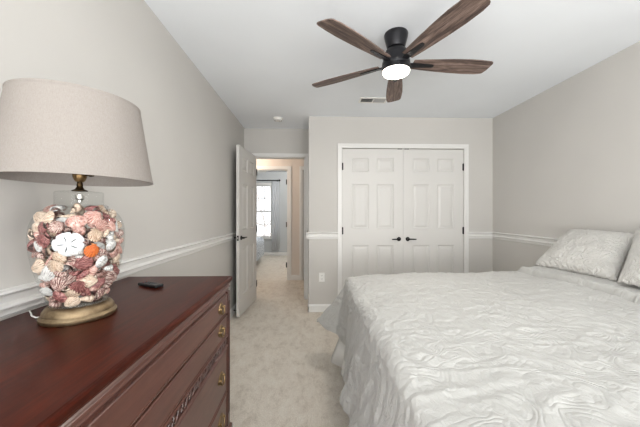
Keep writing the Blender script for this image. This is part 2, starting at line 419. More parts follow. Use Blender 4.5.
# local +y of the leaf (rotated about -95 deg) points towards +x, the room
lever(d3, .725-.06, .925, .035, 1, -.105); lever(d3, .725-.06, .925, 0, -1, -.105)
MB().box(.724, .7265, .006, .029, .895, .955).build('latch_plate', M['black'], d3)
MB().box(.7255, .731, .012, .023, .915, .935).build('latch', M['steel'], d3)
MB().tube([(.69, .0, .07), (.69, -.045, .07)], .006, 8).build('door_stop', M['black'], d3)
for z in (.22, 1.0, 1.8): hinge(d3, -.004, z, .036)
# the far bedroom's door, swung into that room on its right jamb
d4 = door_leaf('door_4', .73, 2.02); d4.location = (F1-.004, Y2+T+.005, .02); d4.rotation_euler = (0, 0, R(38))
lever(d4, .67, .92, .035, 1, -.1); lever(d4, .67, .92, 0, -1, -.1)
for z in (.24, 1.0, 1.80):
    MB().box(F1-.042, F1-.0065, Y2+.072, Y2+.104, z-.02, z+.075).build('hinge', M['black'], d4).matrix_parent_inverse = \
        (Matrix.Translation(d4.location) @ Matrix.Rotation(R(38), 4, 'Z')).inverted()
d5 = door_leaf('door_5', .71, 2.02); d5.location = (G0+.005, Y2+.01, .018)
lever(d5, .65, .92, 0, -1, -.1)

# ------------------------------------------------------------ far room window
wf = MB()
cw = .06
wf.box(WX0-cw, WX0, Y3-.02, Y3, WZ0, WZ1).box(WX1, WX1+cw-.03, Y3-.02, Y3, WZ0, WZ1).box(WX0-cw, WX1+cw-.03, Y3-.02, Y3, WZ1, WZ1+cw)
wf.box(WX0-cw-.02, WX1+cw, Y3-.05, Y3+.02, WZ0-.03, WZ0)
win = struct(wf.build('window_1', M['trim']))
zm = (WZ0+WZ1)/2
def sash(z0, z1, y):
    m = MB(); e = .035
    m.box(WX0, WX0+e, y, y+.03, z0, z1).box(WX1-e, WX1, y, y+.03, z0, z1).box(WX0+e, WX1-e, y, y+.03, z0, z0+e+.01).box(WX0+e, WX1-e, y, y+.03, z1-e, z1)
    for i in range(1, 4):
        x = WX0 + (WX1-WX0)*i/4; m.box(x-.009, x+.009, y+.004, y+.024, z0+e, z1-e)
    zc = (z0+z1)/2; m.box(WX0+e, WX1-e, y+.004, y+.024, zc-.009, zc+.009)
    s = m.build('window_sash', M['trim'], win)
    MB().box(WX0+e, WX1-e, y+.012, y+.016, z0+e, z1-e).build('window_pane', M['pane'], s)
sash(WZ0, zm+.02, Y3+.02); sash(zm-.02, WZ1, Y3+.055)

# ------------------------------------------------------------ outside the far window
struct(MB().box(-30, 14, Y3+3, 60, -3.2, -3).build('ground', paint('leaf_litter', (214, 206, 198), .9, .2, 8)))
bark = paint('pale_bark', (214, 206, 202), .9, .3, 30)
def tree(loc, hgt, seed, label):
    rnd = random.Random(seed); m = MB()
    def branch(p, d, L, r, lev):
        pts = [p]; q = p.copy(); dd = d.copy(); n = 5
        for i in range(n):
            dd = (dd + Vector((rnd.uniform(-.2,.2), rnd.uniform(-.2,.2), rnd.uniform(-.03,.15)))).normalized(); q = q + dd*L/n; pts.append(q.copy())
        m.tube(pts, [r*(1-.65*i/n) for i in range(n+1)], 5)
        if lev:
            for i in range(4 + 3*(lev == 3)):
                k = rnd.randint(1, n) if lev < 3 else rnd.randint(2, n)
                a = rnd.uniform(0, 2*PI); nd = Vector((math.cos(a), math.sin(a), rnd.uniform(.2, .9))).normalized()
                branch(pts[k], nd, L*rnd.uniform(.35, .5), r*.42, lev-1)
    branch(Vector((0,0,0)), Vector((0,0,1)), hgt, .13, 3)
    o = m.build('bare_tree', bark, loc=loc); tag(o, label, 'tree', 'bare trees outside the far window')
    return o
for i, (x, y) in enumerate([(-2.7, 13.5), (-5.6, 20.5), (-5.2, 14.6), (-1.6, 19), (-9.5, 25), (-4.0, 28)]):
    tree((x, y, -3.0), 7.5, 40+i, 'bare leafless grey tree seen through the far bedroom window')

# ------------------------------------------------------------ far room furnishings
M['curtain'] = fabric('pale_curtain', (238, 240, 243))
_t = NT(M['curtain']); _tr = _t.new('ShaderNodeBsdfTranslucent'); _tr.inputs[0].default_value = (.85, .87, .9, 1); _mx = _t.new('ShaderNodeMixShader'); _mx.inputs[0].default_value = .4
_t.link(_t.b.outputs[0], _mx.inputs[1]); _t.link(_tr.outputs[0], _mx.inputs[2]); _t.link(_mx.outputs[0], _t.n['Material Output'].inputs[0])
def curtain(x0, x1, label):
    m = MB(); n = 60; pts = []
    for i in range(n+1):
        t = i/n; pts.append((x0+(x1-x0)*t, Y3-.075+.009*math.sin(t*PI*2*4)))
    vs = []; fs = []
    zz = [.18, .9, 1.6, 2.17]
    for z in zz:
        for (x, y) in pts: vs.append((x, y, z))
    for k in range(len(zz)-1):
        for i in range(n): fs.append((k*(n+1)+i, k*(n+1)+i+1, (k+1)*(n+1)+i+1, (k+1)*(n+1)+i))
    m.add(vs, fs); o = m.build('curtain', M['curtain'], smooth='full')
    so = o.modifiers.new('s', 'SOLIDIFY'); so.thickness = .003
    return tag(o, label, 'curtain')
curtain(-1.14, -.93, 'pale curtain panel hanging right of the far bedroom window')
curtain(-2.36, -2.08, 'pale curtain panel at the left end of the far bedroom rod')
m = MB().tube([(-2.42, Y3-.075, 2.2), (-.94, Y3-.075, 2.2)], .013, 10).lathe([(0,-.03),(.02,-.02),(.03,0),(.02,.02),(0,.03)], (-.92, Y3-.075, 2.2), 12, 'x').lathe([(0,-.03),(.02,-.02),(.03,0),(.02,.02),(0,.03)], (-2.44, Y3-.075, 2.2), 12, 'x')
m.box(-1.0, -.98, Y3-.08, Y3, 2.17, 2.19).box(-2.3, -2.28, Y3-.08, Y3, 2.17, 2.19)
tag(m.build('curtain_rod', M['black'], smooth=True), 'black curtain rod mounted above the far bedroom window', 'curtain rod')

def patt():
    m = newmat('blue_leaf_duvet_fabric', (220, 226, 232), .9); t = NT(m); n = t.noise(t.coord('Object'), 6, 2, .5, 1.5)
    s = t.math('ABSOLUTE', t.math('SINE', t.math('MULTIPLY', n, 34.0)))
    t.link(t.ramp(s, [(.25, (84, 98, 120)), (.45, (226, 231, 236))]), t.b.inputs['Base Color']); return m
def rbox(x0, x1, y0, y1, z0, z1, name, mat, parent, r=.05, seg=5):
    o = MB().box(x0, x1, y0, y1, z0, z1).build(name, mat, parent)
    bv = o.modifiers.new('b', 'BEVEL'); bv.width = r; bv.segments = seg
    for p in o.data.polygons: p.use_smooth = True
    return o
fb = empty('bed', (-2.2, 6.85, 0)); tag(fb, 'bed in the far bedroom seen through the doorway, below its window', 'bed')
rbox(-.9, .86, -.6, .6, .1, .32, 'box_spring', M['sheet'], fb, .03); rbox(-.9, .88, -.62, .62, .32, .58, 'mattress', M['sheet'], fb, .06)
for x in (-.8, .75):
    for y in (-.5, .5): MB().lathe([(0,0),(.025,0),(.025,.1),(0,.1)], (x, y, 0), 12).build('leg', M['black'], fb)
dv_ = rbox(-3.12, -1.21, 6.18, 7.52, .10, .63, 'duvet', patt(), None, .12, 6)
tag(dv_, 'white and blue patterned duvet on the far bedroom bed', 'duvet')

# ------------------------------------------------------------ ceiling fans
def make_fan(metal, bladem, loc, label, a0, lens=True):
    f = empty('ceiling_fan', loc); tag(f, label, 'ceiling fan')
    z = 0
    MB().lathe([(0, 0), (.078, 0), (.080, -.006), (.076, -.03), (.062, -.085), (.058, -.096), (0, -.096)], n=40).build('canopy', metal, f, smooth=True)
    MB().lathe([(0, -.09), (.042, -.09), (.042, -.125), (0, -.125)], n=32).build('downrod', metal, f, smooth=True)
    h = MB().lathe([(0, -.112), (.066, -.112), (.072, -.118), (.086, -.135), (.088, -.15), (.088, -.185), (.092, -.192), (.094, -.215), (.091, -.222), (0, -.222)], n=44).build('motor_housing', metal, f, smooth=True)
    k = MB().lathe([(.082, -.22), (.094, -.222), (.096, -.232), (.095, -.252), (.092, -.255), (.090, -.250), (.085, -.245)], n=44).build('light_ring', metal, f, smooth=True)
    MB().lathe([(0, -.242), (.089, -.244), (.090, -.256), (.085, -.268), (.06, -.278), (.03, -.281), (0, -.282)], n=44).build('light_lens', M['lens'] if lens else M['whitep'], f, smooth='full')
    if lens:
        pl = bpy.data.lights.new('fan_lamp', 'AREA'); pl.shape = 'DISK'; pl.size = .17; pl.energy = 8; pl.color = (1, .94, .86)
        po = bpy.data.objects.new('fan_lamp', pl); col.objects.link(po); po.parent = f; po.location = (0, 0, -.287)
    # blade outline: root to slanted tip
    top = [(.115, .040), (.18, .048), (.28, .057), (.38, .064), (.50, .069), (.60, .066), (.64, .058), (.650, .050)]
    bot = [(.650, .050), (.662, .020), (.668, -.040), (.664, -.052), (.650, -.060), (.58, -.066), (.50, -.069), (.38, -.064), (.28, -.056), (.18, -.047), (.115, -.040)]
    out = top + bot[1:]
    for i in range(5):
        ang = R(a0 + 72*i)
        b = MB().prism(out, lambda p: (p[0], p[1], -.0035), lambda p: (p[0], p[1], .0035)).build('blade', bladem, f, bevel=.0015)
        b.location = (0, 0, -.20); b.rotation_euler = Euler((R(-12), 0, ang), 'XYZ')
        br = MB().prism([(.075, .017), (.12, .020), (.16, .019), (.255, .013), (.262, .008), (.262, -.008), (.255, -.013), (.16, -.019), (.12, -.020), (.075, -.017)],
                        lambda p: (p[0], p[1], -.010), lambda p: (p[0], p[1], -.0042))
        for sx_, sy_ in ((.15, 0), (.195, 0), (.24, 0)):
            br.lathe([(0, -.0135), (.004, -.0125), (.005, -.010)], (sx_, sy_, 0), 8)
        br = br.build('blade_bracket', metal, b, smooth=True)
    return f
make_fan(M['fanblack'], M['walnut'], (.578, 1.923, H), 'black flush ceiling fan with five dark wood blades and a lit round light', 3)
make_fan(M['whitep'], M['whitep'], (-1.72, 6.75, H), 'white ceiling fan hanging in the far bedroom beyond the doorways', 20, False)

# smoke detector, ceiling vent, hall light, outlet
sd = MB().lathe([(0, 0), (.062, 0), (.063, -.010), (.060, -.014), (.055, -.016), (.050, -.030), (.040, -.036), (0, -.037)], n=40).build('smoke_detector', M['whitep'], smooth=True, loc=(-.42, 3.66, H))
tag(sd, 'round white smoke detector on the ceiling near the open door', 'smoke detector')
MB().lathe([(.042, -.0345), (.046, -.0345), (.046, -.030), (.042, -.030)], n=30, closed=True).build('sensor_slot', M['dark'], sd)
MB().lathe([(0, -.036), (.008, -.036), (.008, -.039), (0, -.0395)], (.02, .0, 0), n=12).build('test_button', M['grey'], sd)
cv = empty('ceiling_vent', (.665, 3.04, H)); tag(cv, 'white ceiling air vent with louvres behind the fan', 'vent')
MB().box(-.15, .15, -.07, -.05, -.010, 0).box(-.15, .15, .05, .07, -.010, 0).box(-.15, -.13, -.05, .05, -.010, 0).box(.13, .15, -.05, .05, -.010, 0).box(-.006, .006, -.05, .05, -.010, 0).build('vent_frame', M['whitep'], cv, bevel=.002)
MB().box(-.13, .13, -.05, .05, -.0015, 0).build('duct', M['dark'], cv)
for side in (-1, 1):
    m = MB()
    for i in range(8):
        y = -.044 + i*.0125; t = .0062*side
        x0, x1 = (-.13, -.006) if side < 0 else (.006, .13)
        m.add([(x0, y-.005*side, -.002), (x1, y-.005*side, -.002), (x1, y+.005*side, -.009), (x0, y+.005*side, -.009),
               (x0, y-.004*side, -.0015), (x1, y-.004*side, -.0015), (x1, y+.006*side, -.0085), (x0, y+.006*side, -.0085)],
              [(0,1,2,3),(4,5,6,7),(0,1,5,4),(2,3,7,6),(0,3,7,4),(1,2,6,5)])
    m.build('louvre', M['grey'], cv)
hl = empty('ceiling_light', (-1.2, 4.75, H)); tag(hl, 'warm lit round ceiling light in the hallway outside the door', 'ceiling light')
MB().lathe([(0,0),(.15,0),(.155,-.02),(.15,-.03),(0,-.03)], n=32).build('base', M['whitep'], hl, smooth=True)
MB().lathe([(.14,-.03),(.13,-.06),(.08,-.085),(0,-.095)], n=32).build('diffuser', M['halllens'], hl, smooth='full')
def bulb(parent, z, e, c):
    pl = bpy.data.lights.new('lamp_light', 'POINT'); pl.shadow_soft_size = .06; pl.energy = e; pl.color = c
    po = bpy.data.objects.new('lamp_light', pl); col.objects.link(po); po.parent = parent; po.location = (0, 0, z)
bulb(hl, -.17, 13.5, (1, .90, .80))
added_light = empty('ceiling_light', (-.6, 7.0, H)); tag(added_light, 'added unseen ceiling light brightening the far bedroom, right of its fan', 'ceiling light')  # hidden fixture added to lift the dim far room
MB().lathe([(0,0),(.15,0),(.155,-.02),(.15,-.03),(0,-.03)], n=32).build('base', M['whitep'], added_light, smooth=True)
MB().lathe([(.14,-.03),(.13,-.06),(.08,-.085),(0,-.095)], n=32).build('diffuser', M['lens'], added_light, smooth='full')
bulb(added_light, -.17, 34, (1, .98, .95))
ol = MB().box(-.035, .035, -.006, 0, -.057, .057).build('wall_outlet', M['whitep'], bevel=.003, loc=(.135, YB, .435))
tag(ol, 'white duplex wall outlet below the chair rail left of the closet', 'outlet')
for z in (-.02, .02):
    m = MB().lathe([(0, -.0085), (.0155, -.0085), (.0165, -.0065), (.0165, -.005)], (0, 0, z), 20, 'y').build('socket', M['whitep'], ol)
    MB().box(-.008, -.005, -.0095, -.008, z-.003, z+.007).box(.005, .008, -.0095, -.008, z-.003, z+.007).box(-.002, .002, -.0095, -.008, z-.011, z-.007).build('slot', M['dark'], m)

# ------------------------------------------------------------ dresser
ZT = .91; DX0, DX1, DY0, DY1 = -.938, -.412, .02, 1.505
dr = empty('dresser', ((DX0+DX1)/2, (DY0+DY1)/2, 0)); tag(dr, 'dark mahogany dresser with brass pulls and carved band along the left wall', 'dresser')
def D(mb, name, mat, parent=None, **kw):        # build in world numbers, store relative to the dresser
    c = dr.location; mb.v = [(x-c.x, y-c.y, z-c.z) for x, y, z in mb.v]
    return mb.build(name, mat, parent or dr, **kw)
# moulded top: closed loops with inset d at height z
def loopstack(x0, x1, y0, y1, prof):
    m = MB(); vs = []; fs = []
    for d, z in prof: vs += [(x0, y0+d, z), (x1-d, y0+d, z), (x1-d, y1-d, z), (x0, y1-d, z)]
    n = len(prof)
    for i in range(n-1):
        for k in range(4): fs.append((i*4+k, i*4+(k+1) % 4, (i+1)*4+(k+1) % 4, (i+1)*4+k))
    fs += [(3,2,1,0), tuple((n-1)*4+k for k in range(4))]
    return m.add(vs, fs)
D(loopstack(DX0, DX1, DY0, DY1, [(.010, ZT-.030), (.005, ZT-.028), (.001, ZT-.022), (0, ZT-.016), (0, ZT-.007), (.003, ZT-.0015), (.008, ZT)]), 'top', M['mahog'])
D(loopstack(DX0, DX1, DY0, DY1, [(.017, ZT-.070), (.014, ZT-.066), (.016, ZT-.060), (.010, ZT-.054), (.010, ZT-.046), (.014, ZT-.042), (.006, ZT-.036), (.010, ZT-.032), (.010, ZT-.030)]), 'cornice_moulding', M['mahogfront'])
BX = DX1-.020           # carcass front plane
BY0, BY1 = DY0+.016, DY1-.016
D(MB().box(DX0, BX-.002, BY0, BY1, .16, ZT-.068), 'carcass', M['mahog'])
# corner stiles
for (ya, yb) in ((BY1-.035, BY1), (BY0, BY0+.035)):
    m = MB().box(BX-.002, BX+.012, ya, yb, .16, ZT-.070)
    for k in range(3):
        yy = ya + .009 + k*.0085; m.lathe([(.003, .22), (.003, ZT-.12)], (BX+.012, yy, 0), 8)
    D(m, 'corner_post', M['mahogdark'], bevel=.0015)
dy0, dy1 = BY0+.038, BY1-.038
def pull(parent, y, z, x, sc=1.0):
    m = MB()
    ol_ = []
    for i in range(32):
        a = 2*PI*i/32; rr = 1 + .07*math.cos(4*a)
        ol_.append((.031*sc*rr*math.cos(a), .0215*sc*rr*math.sin(a)))
    m.prism(ol_, lambda p: (x, y+p[0], z+p[1]), lambda p: (x+.0025, y+p[0]*.93, z+p[1]*.93))
    for s in (-1, 1): m.lathe([(0, .011), (.004, .0105), (.0055, .008), (.0045, .005), (.007, .002), (.0075, 0)], (x+.002, y+s*.021*sc, z+.002), 12, 'x')
    bp = D(m, 'backplate', M['brass'], parent, smooth=True)
    pts = []
    for i in range(17):
        a = PI*i/16; pts.append((x+.0075+.004*math.sin(a), y+.021*sc*math.cos(a), z+.004-.024*sc*math.sin(a)))
    c = dr.location; pts = [(p[0]-c.x, p[1]-c.y, p[2]-c.z) for p in pts]
    MB().tube(pts, [.0022+.0015*math.sin(PI*i/16) for i in range(17)], 8).build('bail', M['brass'], bp, smooth=True)
def drawer(z0, z1):
    m = MB()
    g = .003
    a = (dy0+g, dy1-g, z0+g, z1-g)
    def ring(i, x): return [(x, a[0]+i, a[2]+i), (x, a[1]-i, a[2]+i), (x, a[1]-i, a[3]-i), (x, a[0]+i, a[3]-i)]
    loops = [ring(0, BX-.004), ring(0, BX+.009), ring(.002, BX+.011), ring(.006, BX+.0115), ring(.007, BX+.0085), ring(.009, BX+.0085)]
    for p, q in zip(loops, loops[1:]):
        for k in range(4): m.add([p[k], p[(k+1) % 4], q[(k+1) % 4], q[k]], [(0,1,2,3)])
    m.add(loops[-1], [(0,1,2,3)]); m.add(loops[0], [(3,2,1,0)])
    o = D(m, 'drawer', M['mahogfront'])
    zc = (z0+z1)/2
    for y in (1.355, .17): pull(o, y, zc+.004, BX+.0085, 1.22 if z1-z0 < .15 else 1.32)
drawer(.732, .835)
drawer(.626, .729)
drawer(.344, .565); drawer(.172, .341)
D(MB().box(BX-.004, BX+.003, dy0, dy1, .16, ZT-.07), 'front_frame', M['mahogdark'])
# carved band between two beads
D(run(MB(), [(0, .626), (.012, .626), (.015, .621), (.012, .616), (0, .616)], (BX, dy0), (BX, dy1), (1, 0)), 'bead_moulding', M['mahogfront'])
D(run(MB(), [(0, .577), (.010, .577), (.014, .573), (.015, .570), (.011, .566), (0, .566)], (BX, dy0), (BX, dy1), (1, 0)), 'bead_moulding', M['mahogfront'])
m = MB(); n = 44; pitch = (dy1-dy0-.02)/n
for i in range(n):
    y = dy0+.01+pitch*(i+.5); s = 1 if i % 2 else -1
    vs = []; fs = []
    prof = [(-.5,.0,.0), (-.3,.5,.006), (.05,.62,.009), (.35,.35,.007), (.5,.0,.002)]
    # curled acanthus leaf
    L = []; 
    for k in range(10):
        a = 2*PI*k/10; L.append((math.cos(a)*pitch*.42, math.sin(a)*.016))
    m.prism(L, lambda p: (BX+.003, y+p[0]+p[1]*.35*s, .5965+p[1]), lambda p: (BX+.009, y+p[0]*.6+p[1]*.35*s, .5965+p[1]*.7))
    m.tube([(BX+.009, y+pitch*.45*math.cos(a_*PI/4)*s, .5965+.014*math.sin(a_*PI/4)*s) for a_ in range(-1, 5)], .0028, 6)
D(m, 'carved_band', M['mahogdark'], smooth=True)
# base moulding and bracket feet
D(loopstack(DX0, BX+.02, BY0-.02, BY1+.02, [(.0, .11), (0, .135), (.003, .142), (.010, .148), (.012, .160), (.018, .17), (.02, .172)]), 'base_moulding', M['mahogfront'])
for (yc, s) in ((BY1+.02, -1), (BY0-.02, 1)):
    out = [(0, .11), (0, .07), (.006, .03), (-.008, 0), (.06, 0), (.062, .03), (.072, .055), (.095, .075), (.12, .085), (.14, .11)]
    m = MB().prism(out, lambda p: (BX+.02, yc+s*p[0], p[1]), lambda p: (BX-.003, yc+s*p[0], p[1]))
    m.prism(out, lambda p: (BX+.02-p[0], yc, p[1]), lambda p: (BX+.02-p[0], yc+s*.022, p[1]))
    D(m, 'bracket_foot', M['mahogfront'], bevel=.002)
    D(MB().box(DX0, DX0+.05, min(yc, yc+s*.06), max(yc, yc+s*.06), 0, .11), 'rear_foot', M['mahog'])

# ------------------------------------------------------------ remote
def wp(u, v, z):
    th = R(1.8); xc = (u-320)/285; zc = (EYE-z)*285/(v-213.5)
    return Vector(((xc*math.cos(th)+math.sin(th))*zc, (math.cos(th)-xc*math.sin(th))*zc, z))
a_, b_ = Vector((-.775, 1.325, 0)), Vector((-.655, 1.262, 0))
ra = math.atan2(b_.y-a_.y, b_.x-a_.x); rc = (a_+b_)/2
rm = empty('remote_control', (rc.x, rc.y, ZT), ra); tag(rm, 'small black remote control lying on the dresser top behind the lamp', 'remote control')
o = MB().box(-.062, .062, -.020, .020, .001, .015).build('body', M['blackp'], rm, bevel=.004)
MB().box(-.048, .03, -.013, .013, .0148, .0155).build('faceplate', M['rubber'], rm)
for i in range(4):
    for j in (-1, 1):
        MB().lathe([(0, .0172), (.003, .017), (.0036, .0155)], (-.038+i*.014, j*.0065, 0), 10).build('button', M['blackp'] if i else M['red'], rm)

# ------------------------------------------------------------ lamp
LC = (-.735, .930); 
lamp = empty('table_lamp', (LC[0], LC[1], ZT)); tag(lamp, 'table lamp with linen drum shade and shell filled glass jar base on dresser', 'lamp')
MB().lathe([(0, 0), (.094, 0), (.097, .004), (.097, .012), (.093, .017), (.090, .020), (.0895, .028), (.084, .036), (.080, .040), (.074, .043), (.062, .044), (0, .044)], n=64).build('base', M['basebrass'], lamp, smooth=True)
GP = [(.070, .046), (.074, .048), (.079, .060), (.088, .085), (.099, .125), (.109, .165), (.116, .205), (.119, .24), (.1185, .268), (.113, .297), (.101, .322), (.084, .338), (.070, .345), (.0625, .349), (.0615, .354), (.0615, .388), (.0605, .392)]
def smoothp(P, n=4):
    out = []
    for i in range(len(P)-1):
        p0 = P[max(i-1,0)]; p1 = P[i]; p2 = P[i+1]; p3 = P[min(i+2, len(P)-1)]
        for k in range(n):
            t = k/n
            out.append(tuple(.5*((2*p1[j])+(-p0[j]+p2[j])*t+(2*p0[j]-5*p1[j]+4*p2[j]-p3[j])*t*t+(-p0[j]+3*p1[j]-3*p2[j]+p3[j])*t**3) for j in (0,1)))
    out.append(P[-1]); return out
GS = smoothp(GP)
inner = [(r-.003, z) for r, z in GS]
jar = MB().lathe([(0, .046)] + GS + [(.056, .3935), (.03, .394), (.012, .395)], n=96).build('glass_jar', M['jar'], lamp, smooth='full')
MB().lathe([(0, .0445), (.07, .0445), (.074, .047), (.0735, .050), (.066, .051), (0, .051)], n=64).build('jar_foot', M['jar'], jar, smooth=True)
MB().lathe([(0, .394), (.020, .395), (.021, .398), (.012, .402), (.008, .410), (.0085, .414), (.006, .43), (.006, .436), (0, .436)], n=28).build('neck_cap', M['bronze'], lamp, smooth=True)
MB().lathe([(0, .385), (.012, .385), (.012, .372), (.007, .368), (.007, .36), (0, .36)], n=20).build('lamp_nut', M['steel'], lamp, smooth=True)
sk = MB().lathe([(0, .425), (.010, .425), (.014, .430), (.018, .440), (.019, .452), (.0175, .455), (.0175, .490), (.016, .495), (0, .495)], n=28).build('socket', M['brass'], lamp, smooth=True)
MB().tube([(.014, 0, .447), (.034, 0, .447)], .0025, 8).lathe([(0,.030),(.005,.030),(.006,.034),(.005,.042),(0,.043)], (0,0,.447), 10, 'x').build('switch', M['bronze'], sk, smooth=True)
MB().lathe([(.012, .495), (.013, .51), (.022, .535), (.030, .56), (.028, .58), (.016, .594), (0, .599)], n=28).build('bulb', M['whitep'], lamp, smooth='full')
# harp and finial
hp = [(0, .022*1, .43)] ; pts = []
for i in range(25):
    a = PI*i/24; pts.append((0, .055*math.cos(a)*(1 if True else 1), .50 + .185*math.sin(a)))
MB().tube([(0, .018, .437)] + pts + [(0, -.018, .437)], .0018, 8).build('harp', M['brass'], lamp, smooth=True)
ZB, ZTOP = .430, .677
RB, RT = .201, .163
sp = [(RB, ZB), (RT, ZTOP), (RT-.0015, ZTOP), (RB-.0015, ZB)]
shd = MB().lathe(sp, n=128, closed=True).build('lamp_shade', M['shade'], lamp, smooth=True)
MB().lathe([(RB+.0012, ZB-.001), (RB+.0004, ZB+.007), (RB-.003, ZB+.007), (RB-.0025, ZB-.001)], n=128, closed=True).build('shade_hem', M['shade'], shd, smooth=True)
MB().lathe([(RT+.0016, ZTOP-.006), (RT+.0012, ZTOP+.001), (RT-.003, ZTOP+.001), (RT-.003, ZTOP-.006)], n=128, closed=True).build('shade_hem', M['shade'], shd, smooth=True)
sp_ = MB()
for k in range(3):
    a = 2*PI*k/3+.4; sp_.tube([(0, 0, ZTOP-.003), (RT*math.cos(a)*.985, RT*math.sin(a)*.985, ZTOP-.003)], .0016, 6)
sp_.lathe([(0, ZTOP-.006), (.012, ZTOP-.006), (.012, ZTOP), (.006, ZTOP+.003), (.008, ZTOP+.012), (.004, ZTOP+.022), (0, ZTOP+.024)], n=16)
sp_.build('shade_fitter', M['brass'], shd, smooth=True)
MB().tube([(-.088, -.018, .005), (-.115, -.022, .0035), (-.145, -.004, .0025), (-.172, .022, .0025), (-.198, .044, .0025), (-.208, .052, -.003), (-.2105, .056, -.03), (-.2105, .06, -.4)], .0022, 8).build('cord', M['whitep'], lamp, smooth=True)

# ------------------------------------------------------------ shells in the jar
def scallop_mesh(ribs=13, flat=.42):
    m = MB(); nu, nv = 64, 8; vs = []; fs = []; m.uv = []
    for i in range(nu+1):
        th = R(-128 + 256*i/nu)
        rad = 1.0*(math.cos(th*.32))**.6
        rib = math.cos(th/R(256)*2*PI*ribs)
        for j in range(nv+1):
            t = j/nv; rr = rad*t*(1+.025*rib*t)
            x = rr*math.sin(th)*.92; y = -.78 + (rr*math.cos(th)+ .78*t*1.0)
            h = flat*math.sin(PI*min(1, (1-t)*.62+.0))**.8 + .085*rib*t**.6
            vs.append((x, y, h)); m.uv.append((i/nu, t))
    for i in range(nu):
        for j in range(nv):
            fs.append((i*(nv+1)+j, (i+1)*(nv+1)+j, (i+1)*(nv+1)+j+1, i*(nv+1)+j+1))
    m.add(vs, fs)
    # hinge ears
    m.prism([(-.34, -.86), (.34, -.86), (.24, -.62), (-.24, -.62)], lambda p: (p[0], p[1], .02), lambda p: (p[0], p[1], .12))
    return m
def clam_mesh():
    m = MB(); vs = []; fs = []; nu, nv = 28, 7; m.uv = []
    for i in range(nu):
        a = 2*PI*i/nu
        for j in range(nv+1):
            t = j/nv; ring = .02*math.sin(t*26)
            x = t*math.cos(a)*1.0; y = t*math.sin(a)*.74 + .18*(1-t); z = .42*math.sqrt(max(0, 1-t*t)) + ring*(1-t)
            vs.append((x, y, z)); m.uv.append((.12*math.cos(a), t*.8))
    for i in range(nu):
        k = (i+1) % nu
        for j in range(nv): fs.append((i*(nv+1)+j, k*(nv+1)+j, k*(nv+1)+j+1, i*(nv+1)+j+1))
    return m.add(vs, fs)
def whelk_mesh(turns=3.6, taper=.56, length=1.9):
    pts = []; rad = []; n = 64
    for i in range(n+1):
        t = i/n; ang = t*turns*2*PI; sc = taper**((1-t)*turns)
        r = .40*sc; pts.append((r*math.cos(ang), r*math.sin(ang), -length/2 + length*(1-sc)**.9 + .1)); rad.append(.42*sc*(1+.06*math.sin(ang*5)))
    m = MB().tube(pts[::-1], rad[::-1], 12); m.uv = [((i//12)*.06, (i%12)/12) for i in range(len(m.v))]; return m
def auger_mesh():
    prof = []
    for i in range(34):
        t = i/33; prof.append((max(.01, .36*(1-t)**.9*(1+.13*math.sin(t*38))), -1.1+2.2*t))
    m = MB().lathe([(0, -1.12)] + prof, n=14); m.uv = [((i%35)/35, (i//35)/14) for i in range(len(m.v))]; return m
def cone_mesh():
    return MB().lathe([(0, -1.0), (.1, -.95), (.22, -.6), (.40, .1), (.48, .45), (.44, .56), (.3, .66), (.24, .78), (.12, .86), (.08, .98), (0, 1.02)], n=18)
CM = cone_mesh(); CM.uv = [((i%11)/11, (i//11)/18) for i in range(len(CM.v))]
def dollar():
    m = MB(); n = 60; out = []
    for i in range(n):
        a = 2*PI*i/n; rr = 1 - .16*max(0, math.cos(a*5+.6))**10 + .02*math.sin(3*a); out.append((rr*math.cos(a), rr*math.sin(a)*.93))
    rings = [(0, .20), (.3, .19), (.7, .12), (.93, .05), (1.0, -.01), (.93, -.06), (.0, -.06)]
    vs = []; fs = []
    for s, z in rings: vs += [(p[0]*s, p[1]*s, z) for p in out]
    for q in range(len(rings)-1):
        for i in range(n): j = (i+1) % n; fs.append((q*n+i, q*n+j, (q+1)*n+j, (q+1)*n+i))
    return m.add(vs, fs)
KIND = {'scallop': ('scallop_shell', scallop_mesh(), 'full'), 'cockle': ('cockle_shell', scallop_mesh(19, .6), 'full'), 'clam': ('clam_shell', clam_mesh(), 'full'),
        'whelk': ('whelk_shell', whelk_mesh(), 'full'), 'auger': ('auger_shell', auger_mesh(), 'full'), 'cone': ('cone_shell', CM, 'full')}
meshes = {}
def shell_obj(kind, colr):
    key = (kind, colr); nm, mb, sm = KIND[kind]
    if key not in meshes:
        o = mb.build(nm, SH[colr], smooth='full'); meshes[key] = o.data
        if kind in ('scallop', 'cockle', 'clam'):
            pass
        return o
    o = bpy.data.objects.new(nm, meshes[key]); col.objects.link(o); return o
PHI0 = math.atan2(-LC[1], -LC[0])
def jar_r(z):
    for (r0, z0), (r1, z1) in zip(GS, GS[1:]):
        if z0 <= z <= z1: return r0 + (r1-r0)*(z-z0)/max(1e-6, z1-z0)
    return .06
def slope(z): return math.atan2(jar_r(z+.012)-jar_r(z-.012), .024)
def put(o, delta, z, size, depth, roll, tilt=0, long=False, squash=1):
    """outward axis of the shell = local +z"""
    az = PHI0 + delta; rr = jar_r(z) - depth
    out = Vector((math.cos(az)*math.cos(slope(z)), math.sin(az)*math.cos(slope(z)), -math.sin(slope(z))))
    q = out.to_track_quat('Z', 'Y').to_matrix().to_4x4()
    if long: q = q @ Matrix.Rotation(roll, 4, 'Z') @ Matrix.Rotation(PI/2 + tilt, 4, 'X')
    else: q = q @ Matrix.Rotation(roll, 4, 'Z') @ Matrix.Rotation(tilt, 4, 'X')
    o.matrix_world = Matrix.Translation((LC[0]+rr*math.cos(az), LC[1]+rr*math.sin(az), ZT+z)) @ q @ Matrix.Diagonal((size, size, size*squash, 1))
feat = []
